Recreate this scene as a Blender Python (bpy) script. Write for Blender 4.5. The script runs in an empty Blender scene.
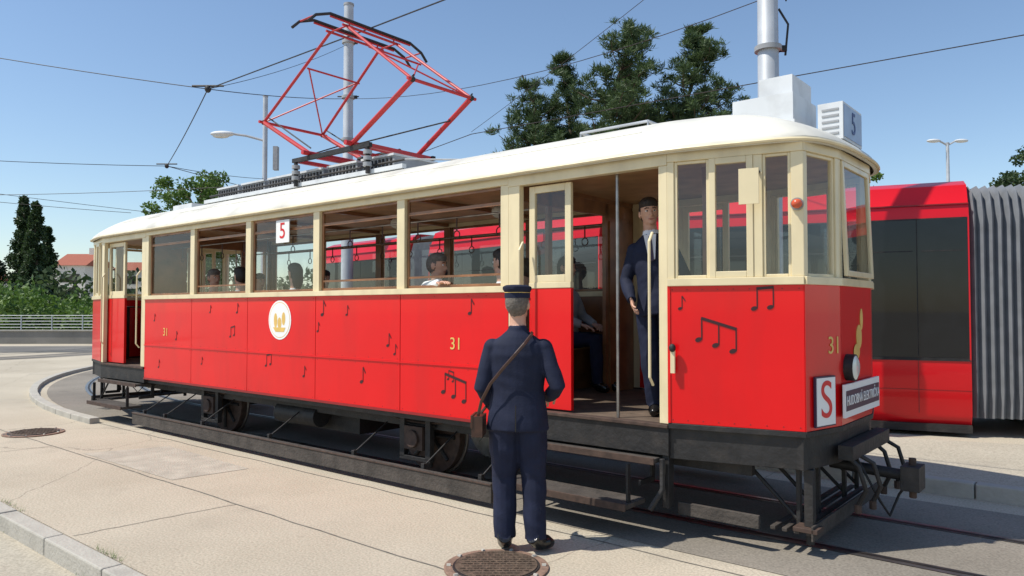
import bpy, math, random
import numpy as np
from mathutils import Matrix, Vector, noise
from mathutils.bvhtree import BVHTree
random.seed(7); rng=np.random.default_rng(5)
scene=bpy.context.scene
R=math.radians
# ------------------------------------------------------------ materials
MATS={}
def nmat(name):
    m=bpy.data.materials.new(name); m.use_nodes=True
    nt=m.node_tree; b=nt.nodes['Principled BSDF']; MATS[name]=m
    return m,nt,b
def N(nt,t,**k):
    n=nt.nodes.new(t)
    for a,v in k.items(): setattr(n,a,v)
    return n
def mat(name,c,rough=.5,metal=0,var=.12,scale=6,bump=0,bscale=40,coat=0,dirt=None,spec=.5):
    m,nt,b=nmat(name)
    tc=N(nt,'ShaderNodeTexCoord'); no=N(nt,'ShaderNodeTexNoise')
    no.inputs['Scale'].default_value=scale; no.inputs['Detail'].default_value=6
    nt.links.new(tc.outputs['Object'],no.inputs['Vector'])
    cr=N(nt,'ShaderNodeValToRGB')
    lo=[x*(1-var) for x in c]; hi=[min(1,x*(1+var)) for x in c]
    cr.color_ramp.elements[0].position=.3; cr.color_ramp.elements[1].position=.7
    cr.color_ramp.elements[0].color=(*lo,1); cr.color_ramp.elements[1].color=(*hi,1)
    nt.links.new(no.outputs['Fac'],cr.inputs['Fac'])
    out=cr.outputs['Color']
    if dirt:
        n2=N(nt,'ShaderNodeTexNoise'); n2.inputs['Scale'].default_value=dirt[2]; n2.inputs['Detail'].default_value=8
        mp=N(nt,'ShaderNodeMapping'); mp.inputs['Scale'].default_value=dirt[3] if len(dirt)>3 else (1,1,1)
        nt.links.new(tc.outputs['Object'],mp.inputs['Vector']); nt.links.new(mp.outputs['Vector'],n2.inputs['Vector'])
        r2=N(nt,'ShaderNodeValToRGB'); r2.color_ramp.elements[0].position=.5; r2.color_ramp.elements[1].position=.75
        mul=N(nt,'ShaderNodeMath',operation='MULTIPLY'); mul.inputs[1].default_value=dirt[1]
        nt.links.new(n2.outputs['Fac'],r2.inputs['Fac']); nt.links.new(r2.outputs['Color'],mul.inputs[0])
        mx=N(nt,'ShaderNodeMixRGB'); mx.inputs['Color2'].default_value=(*dirt[0],1)
        nt.links.new(mul.outputs[0],mx.inputs['Fac']); nt.links.new(out,mx.inputs['Color1']); out=mx.outputs['Color']
    nt.links.new(out,b.inputs['Base Color'])
    b.inputs['Roughness'].default_value=rough; b.inputs['Metallic'].default_value=metal
    b.inputs['Specular IOR Level'].default_value=spec
    if coat: b.inputs['Coat Weight'].default_value=coat; b.inputs['Coat Roughness'].default_value=.05
    if bump:
        n3=N(nt,'ShaderNodeTexNoise'); n3.inputs['Scale'].default_value=bscale; n3.inputs['Detail'].default_value=5
        nt.links.new(tc.outputs['Object'],n3.inputs['Vector'])
        bp=N(nt,'ShaderNodeBump'); bp.inputs['Strength'].default_value=bump; bp.inputs['Distance'].default_value=.02
        nt.links.new(n3.outputs['Fac'],bp.inputs['Height']); nt.links.new(bp.outputs['Normal'],b.inputs['Normal'])
    return m
mat('red',(.68,.0015,.004),.36,var=.05,scale=1.5,coat=.35,bump=.10,bscale=2.0,spec=.25,dirt=((.36,.012,.012),.3,2.5,(1,1,.3)))
mat('red2',(.62,.003,.010),.3,var=.04,scale=1,coat=.3,spec=.3)
mat('darkred',(.25,.006,.008),.4)
mat('cream',(.72,.61,.38),.36,var=.05,scale=4,coat=.15,dirt=((.35,.27,.16),.35,5,(1,1,.4)))
mat('roofwhite',(.66,.64,.56),.5,var=.06,scale=2,bump=.10,bscale=5,dirt=((.38,.36,.31),.65,2.2))
mat('boxwhite',(.62,.64,.65),.5,var=.05,scale=3,dirt=((.34,.34,.33),.45,5))
mat('wood',(.22,.095,.036),.4,var=.35,scale=5,coat=.2)
mat('woodlight',(.42,.25,.12),.5,var=.2,scale=5)
mat('floorwood',(.12,.085,.06),.8,var=.3,scale=9)
mat('black',(.014,.013,.013),.62,var=.4,scale=8,bump=.3,bscale=30,dirt=((.060,.048,.038),.5,6))
mat('oldwood',(.060,.050,.042),.85,var=.35,scale=7,bump=.5,bscale=35,dirt=((.022,.02,.018),.6,5,(.3,1,3)))
mat('steel',(.33,.31,.29),.38,metal=.9,var=.2,scale=10,dirt=((.12,.07,.04),.5,8))
mat('rust',(.060,.036,.026),.8,var=.4,scale=15)
mat('galv',(.46,.48,.50),.5,metal=.25,var=.12,scale=3)
mat('grey',(.30,.31,.32),.6,var=.15)
mat('bellow',(.17,.18,.195),.6,var=.15)
mat('panto',(.50,.026,.030),.45,var=.15,scale=9,dirt=((.08,.05,.04),.6,9))
mat('gold',(.70,.46,.12),.45)
mat('white',(.80,.80,.78),.5,var=.03)
mat('note',(.035,.004,.006),.5)
mat('blue',(.04,.07,.20),.5)
mat('paleblue',(.33,.43,.58),.5)
mat('signred',(.62,.01,.012),.5)
mat('signdark',(.035,.018,.05),.5)
mat('lampglass',(.65,.65,.6),.1,spec=.8)
mat('orange',(.62,.10,.04),.25)
mat('darkglass',(.006,.007,.009),.03,var=.2,spec=.45)
mat('navy',(.011,.015,.036),.8,var=.2,scale=8,bump=.12,bscale=90,spec=.3)
mat('navy2',(.011,.015,.037),.8,var=.2,scale=10,bump=.12,bscale=90,spec=.3)
mat('shirtwhite',(.72,.74,.78),.8,bump=.2,bscale=14)
mat('shirtgrey',(.30,.31,.33),.85,bump=.2,bscale=14)
mat('shirtpink',(.45,.18,.16),.85)
mat('skin',(.56,.31,.21),.5,var=.08,scale=12)
mat('lips',(.40,.13,.10),.5)
mat('hair',(.020,.012,.008),.6,var=.4,scale=50,bump=.5,bscale=80)
mat('hairgrey',(.14,.12,.10),.7,var=.3,scale=50,bump=.5,bscale=80)
mat('eyewhite',(.75,.73,.70),.3)
mat('shoe',(.010,.009,.009),.22)
mat('leather',(.055,.022,.012),.4,var=.3,scale=20)
mat('bark',(.10,.07,.048),.9,var=.3,bump=.6,bscale=12)
mat('kerb',(.42,.395,.34),.9,var=.18,scale=3,bump=.4,bscale=40,dirt=((.16,.15,.13),.6,3))
mat('housewall',(.66,.62,.55),.9); mat('houseroof',(.32,.10,.06),.9)
mat('manh',(.12,.085,.06),.7,metal=.3,var=.4,scale=25,bump=.5,bscale=60)
mat('manrim',(.22,.14,.10),.85,var=.3,scale=20,bump=.5,bscale=40)
mat('joint',(.17,.155,.13),.95,var=.4,scale=9)
mat('patch',(.40,.365,.295),.95,var=.15,scale=5,bump=.5,bscale=60,dirt=((.3,.27,.22),.6,2))
def glassmat(name,tint):
    m,nt,b=nmat(name); nt.nodes.remove(b); o=nt.nodes['Material Output']; L=nt.links.new
    t=N(nt,'ShaderNodeBsdfTransparent'); t.inputs['Color'].default_value=(*tint,1)
    g=N(nt,'ShaderNodeBsdfGlossy'); g.inputs['Roughness'].default_value=.02
    ge=N(nt,'ShaderNodeNewGeometry'); d=N(nt,'ShaderNodeVectorMath',operation='DOT_PRODUCT'); L(ge.outputs['Normal'],d.inputs[0]); L(ge.outputs['Incoming'],d.inputs[1])
    a=N(nt,'ShaderNodeMath',operation='ABSOLUTE'); L(d.outputs['Value'],a.inputs[0])
    s=N(nt,'ShaderNodeMath',operation='SUBTRACT'); s.inputs[0].default_value=1; L(a.outputs[0],s.inputs[1])
    p=N(nt,'ShaderNodeMath',operation='POWER'); p.inputs[1].default_value=5; L(s.outputs[0],p.inputs[0])
    q=N(nt,'ShaderNodeMath',operation='MULTIPLY_ADD'); q.inputs[1].default_value=.92; q.inputs[2].default_value=.07; L(p.outputs[0],q.inputs[0])
    mx=N(nt,'ShaderNodeMixShader'); L(q.outputs[0],mx.inputs[0]); L(t.outputs[0],mx.inputs[1]); L(g.outputs[0],mx.inputs[2]); L(mx.outputs[0],o.inputs[0])
glassmat('glass',(.90,.92,.90))
def leafmat(name,c,c2):
    m,nt,b=nmat(name)
    g=N(nt,'ShaderNodeNewGeometry'); cr=N(nt,'ShaderNodeValToRGB')
    cr.color_ramp.elements[0].color=(*c,1); cr.color_ramp.elements[1].color=(*c2,1)
    nt.links.new(g.outputs['Random Per Island'],cr.inputs['Fac']); nt.links.new(cr.outputs['Color'],b.inputs['Base Color'])
    b.inputs['Roughness'].default_value=.6
    tr=N(nt,'ShaderNodeBsdfTranslucent'); nt.links.new(cr.outputs['Color'],tr.inputs['Color'])
    mx=N(nt,'ShaderNodeMixShader'); mx.inputs[0].default_value=.3
    nt.links.new(b.outputs[0],mx.inputs[1]); nt.links.new(tr.outputs[0],mx.inputs[2]); nt.links.new(mx.outputs[0],nt.nodes['Material Output'].inputs[0])
leafmat('pineleaf',(.034,.070,.024),(.095,.145,.048))
leafmat('leaf',(.055,.12,.018),(.14,.23,.04))
leafmat('leafdark',(.022,.050,.016),(.06,.10,.03))
def concrete(name,c1,c2,stain,scale=1.0,cracks=0.0):
    m,nt,b=nmat(name)
    tc=N(nt,'ShaderNodeTexCoord'); L=nt.links.new
    a=N(nt,'ShaderNodeTexNoise'); a.inputs['Scale'].default_value=.35*scale; a.inputs['Detail'].default_value=10; a.inputs['Roughness'].default_value=.62
    L(tc.outputs['Object'],a.inputs['Vector'])
    cr=N(nt,'ShaderNodeValToRGB'); cr.color_ramp.elements[0].position=.35; cr.color_ramp.elements[1].position=.68
    cr.color_ramp.elements[0].color=(*c1,1); cr.color_ramp.elements[1].color=(*c2,1); L(a.outputs['Fac'],cr.inputs['Fac'])
    s=N(nt,'ShaderNodeTexNoise'); s.inputs['Scale'].default_value=60; s.inputs['Detail'].default_value=4; L(tc.outputs['Object'],s.inputs['Vector'])
    sr=N(nt,'ShaderNodeValToRGB'); sr.color_ramp.elements[0].position=.3; sr.color_ramp.elements[1].position=.62
    sr.color_ramp.elements[0].color=(.66,.65,.64,1); sr.color_ramp.elements[1].color=(1.07,1.06,1.05,1); L(s.outputs['Fac'],sr.inputs['Fac'])
    mu=N(nt,'ShaderNodeMixRGB',blend_type='MULTIPLY'); mu.inputs['Fac'].default_value=.85
    L(cr.outputs['Color'],mu.inputs['Color1']); L(sr.outputs['Color'],mu.inputs['Color2']); out=mu.outputs['Color']
    for sc_,lo,hi,f in((1.7,.60,.72,.28),(9.,.66,.72,.35),(.22,.52,.62,.22)):
        st=N(nt,'ShaderNodeTexNoise'); st.inputs['Scale'].default_value=sc_; st.inputs['Detail'].default_value=5; L(tc.outputs['Object'],st.inputs['Vector'])
        s2=N(nt,'ShaderNodeValToRGB'); s2.color_ramp.elements[0].position=lo; s2.color_ramp.elements[1].position=hi; L(st.outputs['Fac'],s2.inputs['Fac'])
        m3=N(nt,'ShaderNodeMath',operation='MULTIPLY'); m3.inputs[1].default_value=f; L(s2.outputs['Color'],m3.inputs[0])
        m2=N(nt,'ShaderNodeMixRGB'); m2.inputs['Color2'].default_value=(*stain,1); L(m3.outputs[0],m2.inputs['Fac']); L(out,m2.inputs['Color1']); out=m2.outputs['Color']
    if cracks:
        dn=N(nt,'ShaderNodeTexNoise'); dn.inputs['Scale'].default_value=1.5; dn.inputs['Detail'].default_value=6; L(tc.outputs['Object'],dn.inputs['Vector'])
        mxv=N(nt,'ShaderNodeMixRGB'); mxv.inputs['Fac'].default_value=.25; L(tc.outputs['Object'],mxv.inputs['Color1']); L(dn.outputs['Color'],mxv.inputs['Color2'])
        v=N(nt,'ShaderNodeTexVoronoi',feature='DISTANCE_TO_EDGE'); v.inputs['Scale'].default_value=.22; L(mxv.outputs['Color'],v.inputs['Vector'])
        lt=N(nt,'ShaderNodeMath',operation='LESS_THAN'); lt.inputs[1].default_value=.0010; L(v.outputs['Distance'],lt.inputs[0])
        m4=N(nt,'ShaderNodeMath',operation='MULTIPLY'); m4.inputs[1].default_value=cracks; L(lt.outputs[0],m4.inputs[0])
        m5=N(nt,'ShaderNodeMixRGB'); m5.inputs['Color2'].default_value=(.12,.105,.09,1); L(m4.outputs[0],m5.inputs['Fac']); L(out,m5.inputs['Color1']); out=m5.outputs['Color']
    L(out,b.inputs['Base Color']); b.inputs['Roughness'].default_value=.92; b.inputs['Specular IOR Level'].default_value=.25
    bp=N(nt,'ShaderNodeBump'); bp.inputs['Strength'].default_value=.35; bp.inputs['Distance'].default_value=.01; L(s.outputs['Fac'],bp.inputs['Height']); L(bp.outputs['Normal'],b.inputs['Normal'])
concrete('pave',(.42,.37,.285),(.53,.475,.375),(.27,.24,.19),cracks=.4)
concrete('roadc',(.40,.36,.285),(.48,.435,.35),(.26,.23,.19))
concrete('track',(.20,.18,.15),(.30,.27,.225),(.10,.088,.075))
concrete('asph',(.14,.135,.125),(.20,.19,.175),(.08,.08,.07))
concrete('wallc',(.22,.21,.19),(.32,.30,.27),(.1,.1,.09))
# ------------------------------------------------------------ mesh builder
class MB:
    def __init__(s): s.v=[];s.f=[];s.m=[]
    def add(s,vs,fs,mt,M=None):
        o=len(s.v)
        s.v+= [tuple(M@Vector(p)) for p in vs] if M is not None else [tuple(p) for p in vs]
        for f in fs: s.f.append([o+i for i in f]); s.m.append(mt)
    def box(s,x0,x1,y0,y1,z0,z1,mt,M=None):
        vs=[(x0,y0,z0),(x1,y0,z0),(x1,y1,z0),(x0,y1,z0),(x0,y0,z1),(x1,y0,z1),(x1,y1,z1),(x0,y1,z1)]
        s.add(vs,[(0,3,2,1),(4,5,6,7),(0,1,5,4),(1,2,6,5),(2,3,7,6),(3,0,4,7)],mt,M)
    def prism(s,poly,z0,z1,mt,M=None):
        n=len(poly); vs=[(x,y,z0) for x,y in poly]+[(x,y,z1) for x,y in poly]
        fs=[tuple(range(n-1,-1,-1)),tuple(range(n,2*n))]+[(i,(i+1)%n,n+(i+1)%n,n+i) for i in range(n)]
        s.add(vs,fs,mt,M)
    def wallpoly(s,poly,y0,y1,mt,M=None):
        n=len(poly); vs=[(x,y0,z) for x,z in poly]+[(x,y1,z) for x,z in poly]
        fs=[tuple(range(n)),tuple(range(2*n-1,n-1,-1))]+[((i+1)%n,i,n+i,n+(i+1)%n) for i in range(n)]
        s.add(vs,fs,mt,M)
    def tube(s,pts,rad,mt,n=8,M=None,flat=1,up=None):
        pts=[Vector(p) for p in pts]; k=len(pts)
        if not hasattr(rad,'__len__'): rad=[rad]*k
        vs=[];fs=[]; ref=Vector(up) if up else None
        for i,p in enumerate(pts):
            d=(pts[min(i+1,k-1)]-pts[max(i-1,0)]).normalized()
            if ref is None: ref=Vector((0,0,1)) if abs(d.z)<.9 else Vector((0,1,0))
            a=d.cross(ref)
            if a.length<1e-4: a=d.orthogonal()
            a.normalize(); b=a.cross(d).normalized(); ref=b
            for j in range(n):
                t=2*math.pi*j/n; vs.append(p+a*math.cos(t)*rad[i]+b*math.sin(t)*rad[i]*flat)
        for i in range(k-1):
            for j in range(n):
                fs.append((i*n+j,i*n+(j+1)%n,(i+1)*n+(j+1)%n,(i+1)*n+j))
        fs.append(tuple(range(n-1,-1,-1))); fs.append(tuple((k-1)*n+j for j in range(n)))
        s.add(vs,fs,mt,M)
    def rings(s,rg,mt,n=20,M=None):
        vs=[];fs=[];k=len(rg)
        for cx,cy,z,rx,ry in rg:
            for j in range(n):
                t=2*math.pi*j/n; vs.append((cx+rx*math.cos(t),cy+ry*math.sin(t),z))
        for i in range(k-1):
            for j in range(n): fs.append((i*n+j,i*n+(j+1)%n,(i+1)*n+(j+1)%n,(i+1)*n+j))
        fs.append(tuple(range(n-1,-1,-1))); fs.append(tuple((k-1)*n+j for j in range(n)))
        s.add(vs,fs,mt,M)
    def ell(s,c,r,mt,M=None,nu=14,nv=9):
        vs=[(c[0],c[1],c[2]+r[2])];fs=[]
        for i in range(1,nv):
            ph=math.pi*i/nv
            for j in range(nu):
                t=2*math.pi*j/nu; vs.append((c[0]+r[0]*math.sin(ph)*math.cos(t),c[1]+r[1]*math.sin(ph)*math.sin(t),c[2]+r[2]*math.cos(ph)))
        vs.append((c[0],c[1],c[2]-r[2])); L=len(vs)-1
        for j in range(nu): fs.append((0,1+j,1+(j+1)%nu)); fs.append((L,1+(nv-2)*nu+(j+1)%nu,1+(nv-2)*nu+j))
        for i in range(nv-2):
            for j in range(nu): a=1+i*nu; fs.append((a+j,a+nu+j,a+nu+(j+1)%nu,a+(j+1)%nu))
        s.add(vs,fs,mt,M)
    def cyl(s,c,ax,r,h,mt,n=24,M=None,r2=None):
        a=Vector(ax).normalized(); c=Vector(c)
        s.tube([c,c+a*h],[r,r if r2 is None else r2],mt,n,M)
    def obj(s,name,parent=None,smooth=None,bevel=0,mw=None):
        me=bpy.data.meshes.new(name); me.from_pydata(s.v,[],s.f)
        names=list(dict.fromkeys(s.m))
        for nme in names: me.materials.append(MATS[nme])
        me.polygons.foreach_set('material_index',[names.index(x) for x in s.m])
        if smooth is not None:
            me.polygons.foreach_set('use_smooth',[True]*len(me.polygons)); me.set_sharp_from_angle(angle=R(smooth))
        me.update(); o=bpy.data.objects.new(name,me); scene.collection.objects.link(o)
        if parent: o.parent=parent
        if mw is not None: o.matrix_world=mw
        if bevel:
            b=o.modifiers.new('b','BEVEL'); b.width=bevel; b.segments=2; b.limit_method='ANGLE'; b.angle_limit=R(50); b.harden_normals=False
        return o
def empty(name,M=None):
    o=bpy.data.objects.new(name,None); scene.collection.objects.link(o); o.empty_display_size=.2
    if M is not None: o.matrix_world=M
    return o
def text(body,size,M,mt,parent,name,sx=1,shear=0):
    c=bpy.data.curves.new(name,'FONT'); c.body=body; c.size=size; c.align_x='CENTER'; c.align_y='CENTER'; c.extrude=.0015; c.shear=shear
    t=bpy.data.objects.new('tmp',c); scene.collection.objects.link(t)
    dg=bpy.context.evaluated_depsgraph_get(); me=bpy.data.meshes.new_from_object(t.evaluated_get(dg))
    bpy.data.objects.remove(t)
    me.materials.clear(); me.materials.append(MATS[mt])
    o=bpy.data.objects.new(name,me); scene.collection.objects.link(o); o.parent=parent
    o.matrix_local=M@Matrix.Diagonal((sx,1,1,1))
    return o
def facet(p0,p1):
    a=math.atan2(p1[1]-p0[1],p1[0]-p0[0]); return Matrix.Translation((p0[0],p0[1],0))@Matrix.Rotation(a,4,'Z')
RX90=Matrix.Rotation(R(90),4,'X')
# ============================================================ VINTAGE TRAM
TM=Matrix.Translation((-.03,6.3,0))@Matrix.Rotation(math.atan2(-.639,.769),4,'Z')
tram=empty('vintage_tram',TM)
OUT=[(1.5,0),(2.4,.21),(2.5,.65),(2.5,1.45),(2.4,1.89),(1.5,2.1),(-8.35,2.1),(-9.25,1.89),(-9.35,1.45),(-9.35,.65),(-9.25,.21),(-8.35,0)]
body=MB(); crm=MB(); gl=MB(); wd=MB(); bk=MB()
def inset(d):
    n=len(OUT); r=[]
    for i in range(n):
        p=Vector(OUT[i]); a=(p-Vector(OUT[i-1])).normalized(); b=(Vector(OUT[(i+1)%n])-p).normalized()
        na=Vector((-a.y,a.x)); nb=Vector((-b.y,b.x)); m=(na+nb).normalized(); r.append(tuple(p+m*d/max(.3,m.dot(na))))
    return r
def glassq(M,a0,a1,z0,z1,y=.03):
    gl.add([(a0,y,z0),(a1,y,z0),(a1,y,z1),(a0,y,z1)],[(0,1,2,3)],'glass',M)
def window(M,a0,a1,z0,z1,w=.035,mt='cream',y0=.012,y1=.045,g=True,mb=None):
    mb=mb or crm
    mb.box(a0,a0+w,y0,y1,z0,z1,mt,M); mb.box(a1-w,a1,y0,y1,z0,z1,mt,M)
    mb.box(a0+w,a1-w,y0,y1,z0,z0+w,mt,M); mb.box(a0+w,a1-w,y0,y1,z1-w,z1,mt,M)
    if g: glassq(M,a0+w,a1-w,z0+w,z1-w,(y0+y1)/2)
ZB=1.83; ZW=2.72; ZC=2.79
def saloon(M,near):
    Ls=6.85; p=1.37
    for i in range(5):
        body.box(i*p+.004,(i+1)*p-.004,0,.05,1.152,ZB-.03,'red',M)
        body.box(i*p+.004,(i+1)*p-.004,0,.05,.68,1.138,'red',M)
    body.box(0,Ls,.006,.045,.69,ZB-.035,'darkred',M)
    body.box(0,Ls,-.010,.004,1.138,1.152,'red',M)
    body.box(0,Ls,-.008,.03,.655,.68,'darkred',M)
    crm.box(-.02,Ls+.02,-.028,.07,ZB-.03,ZB+.025,'cream',M)
    crm.box(0,Ls,-.006,.07,ZW,ZC,'cream',M)
    wd.box(0,Ls,.055,.075,.82,ZB-.03,'wood',M)
    for i in range(6):
        w=.055 if 0<i<5 else .09
        a=i*p; a0=max(0,a-w); a1=min(Ls,a+w)
        crm.box(a0,a1,0,.055,ZB+.025,ZW,'cream',M)
        wd.box(a0,a1,.055,.08,ZB+.025,ZW,'wood',M)
    for i in range(5):
        a0=i*p+(.055 if i else .09); a1=(i+1)*p-(.055 if i<4 else .09)
        window(M,a0,a1,ZB+.025,ZW,.028,'wood',.035,.053,g=(not near) or (i in(0,2)))
        if near and i in(1,3,4):
            wd.box(a0+.028,a1-.028,.036,.05,ZB+.12,ZB+.14,'wood',M); glassq(M,a0+.03,a1-.03,ZB+.05,ZB+.12,.043)
        wd.box(a0+.028,a1-.028,.037,.051,ZW-.16,ZW-.13,'wood',M)
        for k in range(7):
            for z in(ZB-.055,1.175,1.115,.70):
                body.box(i*p+.04+k*.215-.004,i*p+.04+k*.215+.004,-.0025,.001,z-.004,z+.004,'darkred',M)
MS=facet((-6.85,0),(0,0)); MF=facet((0,2.1),(-6.85,2.1))
saloon(MS,True); saloon(MF,False)
def doorside(M,flip,leaf,y=.07):
    f=(lambda a,b:(a,b)) if not flip else (lambda a,b:(1.5-b,1.5-a))
    def bx(mb,a,b,*r): x0,x1=f(a,b); mb.box(x0,x1,*r,M)
    bx(crm,0,1.5,-.006,.07,ZW-.02,ZC,'cream')
    bx(crm,0,.12,0,.06,.83,ZW-.02,'cream'); bx(crm,1.43,1.5,0,.06,.83,ZW-.02,'cream')
    bx(bk,0,1.5,.0,.05,.60,.80,'black'); bx(bk,0,1.5,-.02,.07,.80,.825,'rust')
    for (a,b) in leaf:
        bx(body,a,b,y,y+.035,.84,ZB,'red')
        x0,x1=f(a,b)
        crm.box(x0,x1,y-.006,y+.04,ZB,ZB+.05,'cream',M)
        window(M,x0,x1,ZB+.05,ZW-.03,.06,'cream',y,y+.035)
    for a in (.16,1.38):
        x=f(a,a)[0]; crm.tube([(x,0,1.1),(x,-.05,1.16),(x,-.05,2.15),(x,0,2.22)],.011,'cream',8,M)
    bx(bk,.10,1.42,-.06,.22,.545,.58,'oldwood'); bx(bk,.10,1.42,.2,.22,.60,.79,'black')
    bx(bk,.10,1.30,-.26,.02,.235,.27,'oldwood'); bx(bk,.10,1.30,-.275,-.262,.225,.278,'rust'); bx(bk,.10,1.42,-.075,-.062,.535,.585,'rust')
    for a in (.11,1.27):
        x=f(a,a)[0]
        bk.box(x-.006,x+.012,-.20,-.16,.27,.545,'black',M); bk.box(x-.006,x+.012,-.02,.2,.36,.40,'black',M); bk.box(x-.006,x+.012,.15,.2,.40,.8,'black',M)
def cabside(M,rev,Lc=.924):
    f=(lambda a,b:(a,b)) if not rev else (lambda a,b:(Lc-b,Lc-a))
    def bx(mb,a,b,*r): x0,x1=f(a,b); mb.box(x0,x1,*r,M)
    bx(body,.012,Lc-.004,0,.05,.84,ZB-.01,'red'); bx(body,0,Lc,.006,.045,.85,ZB-.02,'darkred')
    bx(body,.0,.02,-.008,0.0,.84,ZB-.01,'red')
    bx(crm,0,Lc,-.02,.06,ZB-.01,ZB+.045,'cream')
    bx(crm,0,.05,0,.055,ZB+.045,ZW,'cream'); bx(crm,Lc-.08,Lc,0,.055,ZB+.045,ZW,'cream'); bx(crm,.60,.66,0,.055,ZB+.045,ZW,'cream')
    bx(crm,0,Lc,-.006,.06,ZW,ZC,'cream')
    bx(bk,0,Lc-.01,.03,.07,.58,.84,'black')
    bx(bk,0,Lc,-.004,.03,.80,.838,'black')
    x0,x1=f(.05,.30); window(M,x0,x1,ZB+.045,ZW,.022); x0,x1=f(.30,.60); window(M,x0,x1,ZB+.045,ZW,.045,y0=-.008,y1=.04)
    x0,x1=f(.66,Lc-.08); window(M,x0,x1,ZB+.045,ZW,.02)
    for k in range(9):
        for z in(ZB-.035,.865):
            bx(body,.03+k*.107,.038+k*.107,-.0025,.001,z-.004,z+.004,'darkred')
def end(M,leafN,leafF):
    doorside(M,False,leafN); doorside(M@facet((1.5,2.1),(0,2.1)),True,leafF)
    cabside(M@facet((1.5,0),(2.4,.21)),False); cabside(M@facet((2.4,1.89),(1.5,2.1)),True)
    for p0,p1,c in (((2.4,.21),(2.5,.65),0),((2.5,.65),(2.5,1.45),1),((2.5,1.45),(2.4,1.89),0)):
        Mf=M@facet(p0,p1); L=(Vector(p1)-Vector(p0)).length
        body.box(.002,L-.002,0,.05,.84,ZB-.01,'red',Mf)
        crm.box(0,L,-.02,.06,ZB-.01,ZB+.045,'cream',Mf); crm.box(0,L,-.006,.06,ZW,ZC,'cream',Mf)
        crm.box(0,.045,0,.055,ZB+.045,ZW,'cream',Mf); crm.box(L-.045,L,0,.055,ZB+.045,ZW,'cream',Mf)
        bk.box(0,L,.02,.08,.58,.84,'black',Mf); bk.box(0,L,-.006,.02,.80,.838,'black',Mf)
        if c:
            Mt=Mf@Matrix.Translation((0,0,ZW))@Matrix.Rotation(R(-2),4,'X')@Matrix.Translation((0,0,-ZW))
            window(Mt,.05,L-.05,ZB+.06,ZW-.005,.04,y0=-.012,y1=.015)
        else: window(Mf,.045,L-.045,ZB+.045,ZW,.022)
    for y0,y1 in((.06,.6),(1.5,2.04)):
        wd.box(-.02,.02,y0,y1,.82,1.72,'wood',M); wd.box(-.02,.02,y0,y0+.06,1.72,ZW,'wood',M); wd.box(-.02,.02,y1-.06,y1,1.72,ZW,'wood',M)
        if y0<1: gl.add([(0,y0,1.72),(0,y1,1.72),(0,y1,2.6),(0,y0,2.6)],[(0,1,2,3)],'glass',M)
        else: wd.box(-.015,.015,y0+.06,y1-.06,1.72,2.6,'wood',M)
    wd.box(-.02,.02,.06,2.04,2.6,ZC,'wood',M)
    wd.box(.021,.035,1.56,2.0,.9,2.55,'wood',M)
    crm.tube([(1.02,.10,.82),(1.02,.10,ZC)],.013,'steel',10,M)
    # cab partition beside the entrance
    wd.box(1.50,1.54,.58,.66,.82,ZC,'wood',M); wd.box(1.50,1.54,.66,1.2,.82,1.85,'wood',M)
    wd.box(2.05,2.33,.8,1.1,.82,1.72,'grey',M); wd.cyl((2.19,.95,1.72),(0,0,1),.12,.08,'black',20,M)
    wd.tube([(2.1,1.45,.82),(2.1,1.45,1.7)],.03,'black',8,M); wd.tube([(2.1+.2*math.cos(t),1.45+.2*math.sin(t),1.7) for t in np.linspace(0,6.28,20)],.014,'black',6,M)
    bk.box(2.50,2.60,.55,1.55,.62,.72,'black',M)
    bk.tube([(2.3,1.05,.50),(2.82,1.05,.47)],.04,'black',10,M); bk.box(2.80,2.92,.95,1.15,.38,.55,'black',M); bk.cyl((2.86,1.05,.32),(0,0,1),.025,.28,'rust',10,M)
    for y in(.35,.75,1.4,1.75):
        bk.box(2.28,2.31,y,y+.04,.16,.60,'black',M); bk.tube([(2.3,y+.02,.2),(1.9,y+.02,.58)],.015,'black',6,M)
    for k,x in enumerate((2.14,2.22,2.30,2.38)): bk.box(x,x+.035,.24,1.86,.15,.175,'oldwood',M)
    bk.box(2.42,2.435,.22,1.88,.12,.22,'oldwood',M)
    for y,dx in((.6,0),(.78,.05),(1.3,.0),(1.55,.04)):
        bk.tube([(2.55,y,.64),(2.62+dx,y,.58),(2.66+dx,y+.02,.42),(2.60+dx,y+.05,.30)],.016,'black',8,M)
        bk.cyl((2.60+dx,y+.05,.25),(0,0,1),.024,.06,'rust',8,M)
    bk.tube([(2.5,.95,.60),(2.68,.9,.30),(2.72,1.0,.18),(2.76,1.1,.32),(2.84,1.05,.44)],.010,'black',6,M)
    bk.box(2.36,2.42,.27,.33,.20,.58,'black',M); bk.cyl((2.39,.30,.08),(0,0,1),.028,.13,'black',10,M); bk.box(2.30,2.46,.22,.36,.17,.20,'rust',M)
    bk.tube([(1.46,-.02,.58),(1.46,-.02,.36),(1.40,-.10,.22)],.022,'black',6,M); bk.box(1.44,1.49,.02,.10,.22,.6,'black',M); bk.box(1.5,2.1,.14,.17,.16,.25,'oldwood',M)
MR=Matrix.Translation((-3.425,1.05,0))@Matrix.Rotation(math.pi,4,'Z')@Matrix.Translation((3.425,-1.05,0))
end(Matrix.Identity(4),[(.17,.60)],[(.12,.62),(.62,1.1)])
end(MR,[(.12,.8),(.8,1.43)],[(.85,1.43)])
wd.prism(inset(.07),.74,.82,'floorwood'); wd.prism(inset(.07),ZC-.02,ZC,'woodlight')
for i in range(6): wd.box(-1.37*i-.03,-1.37*i+.03,.08,2.02,ZC-.06,ZC-.02,'wood')
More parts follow.
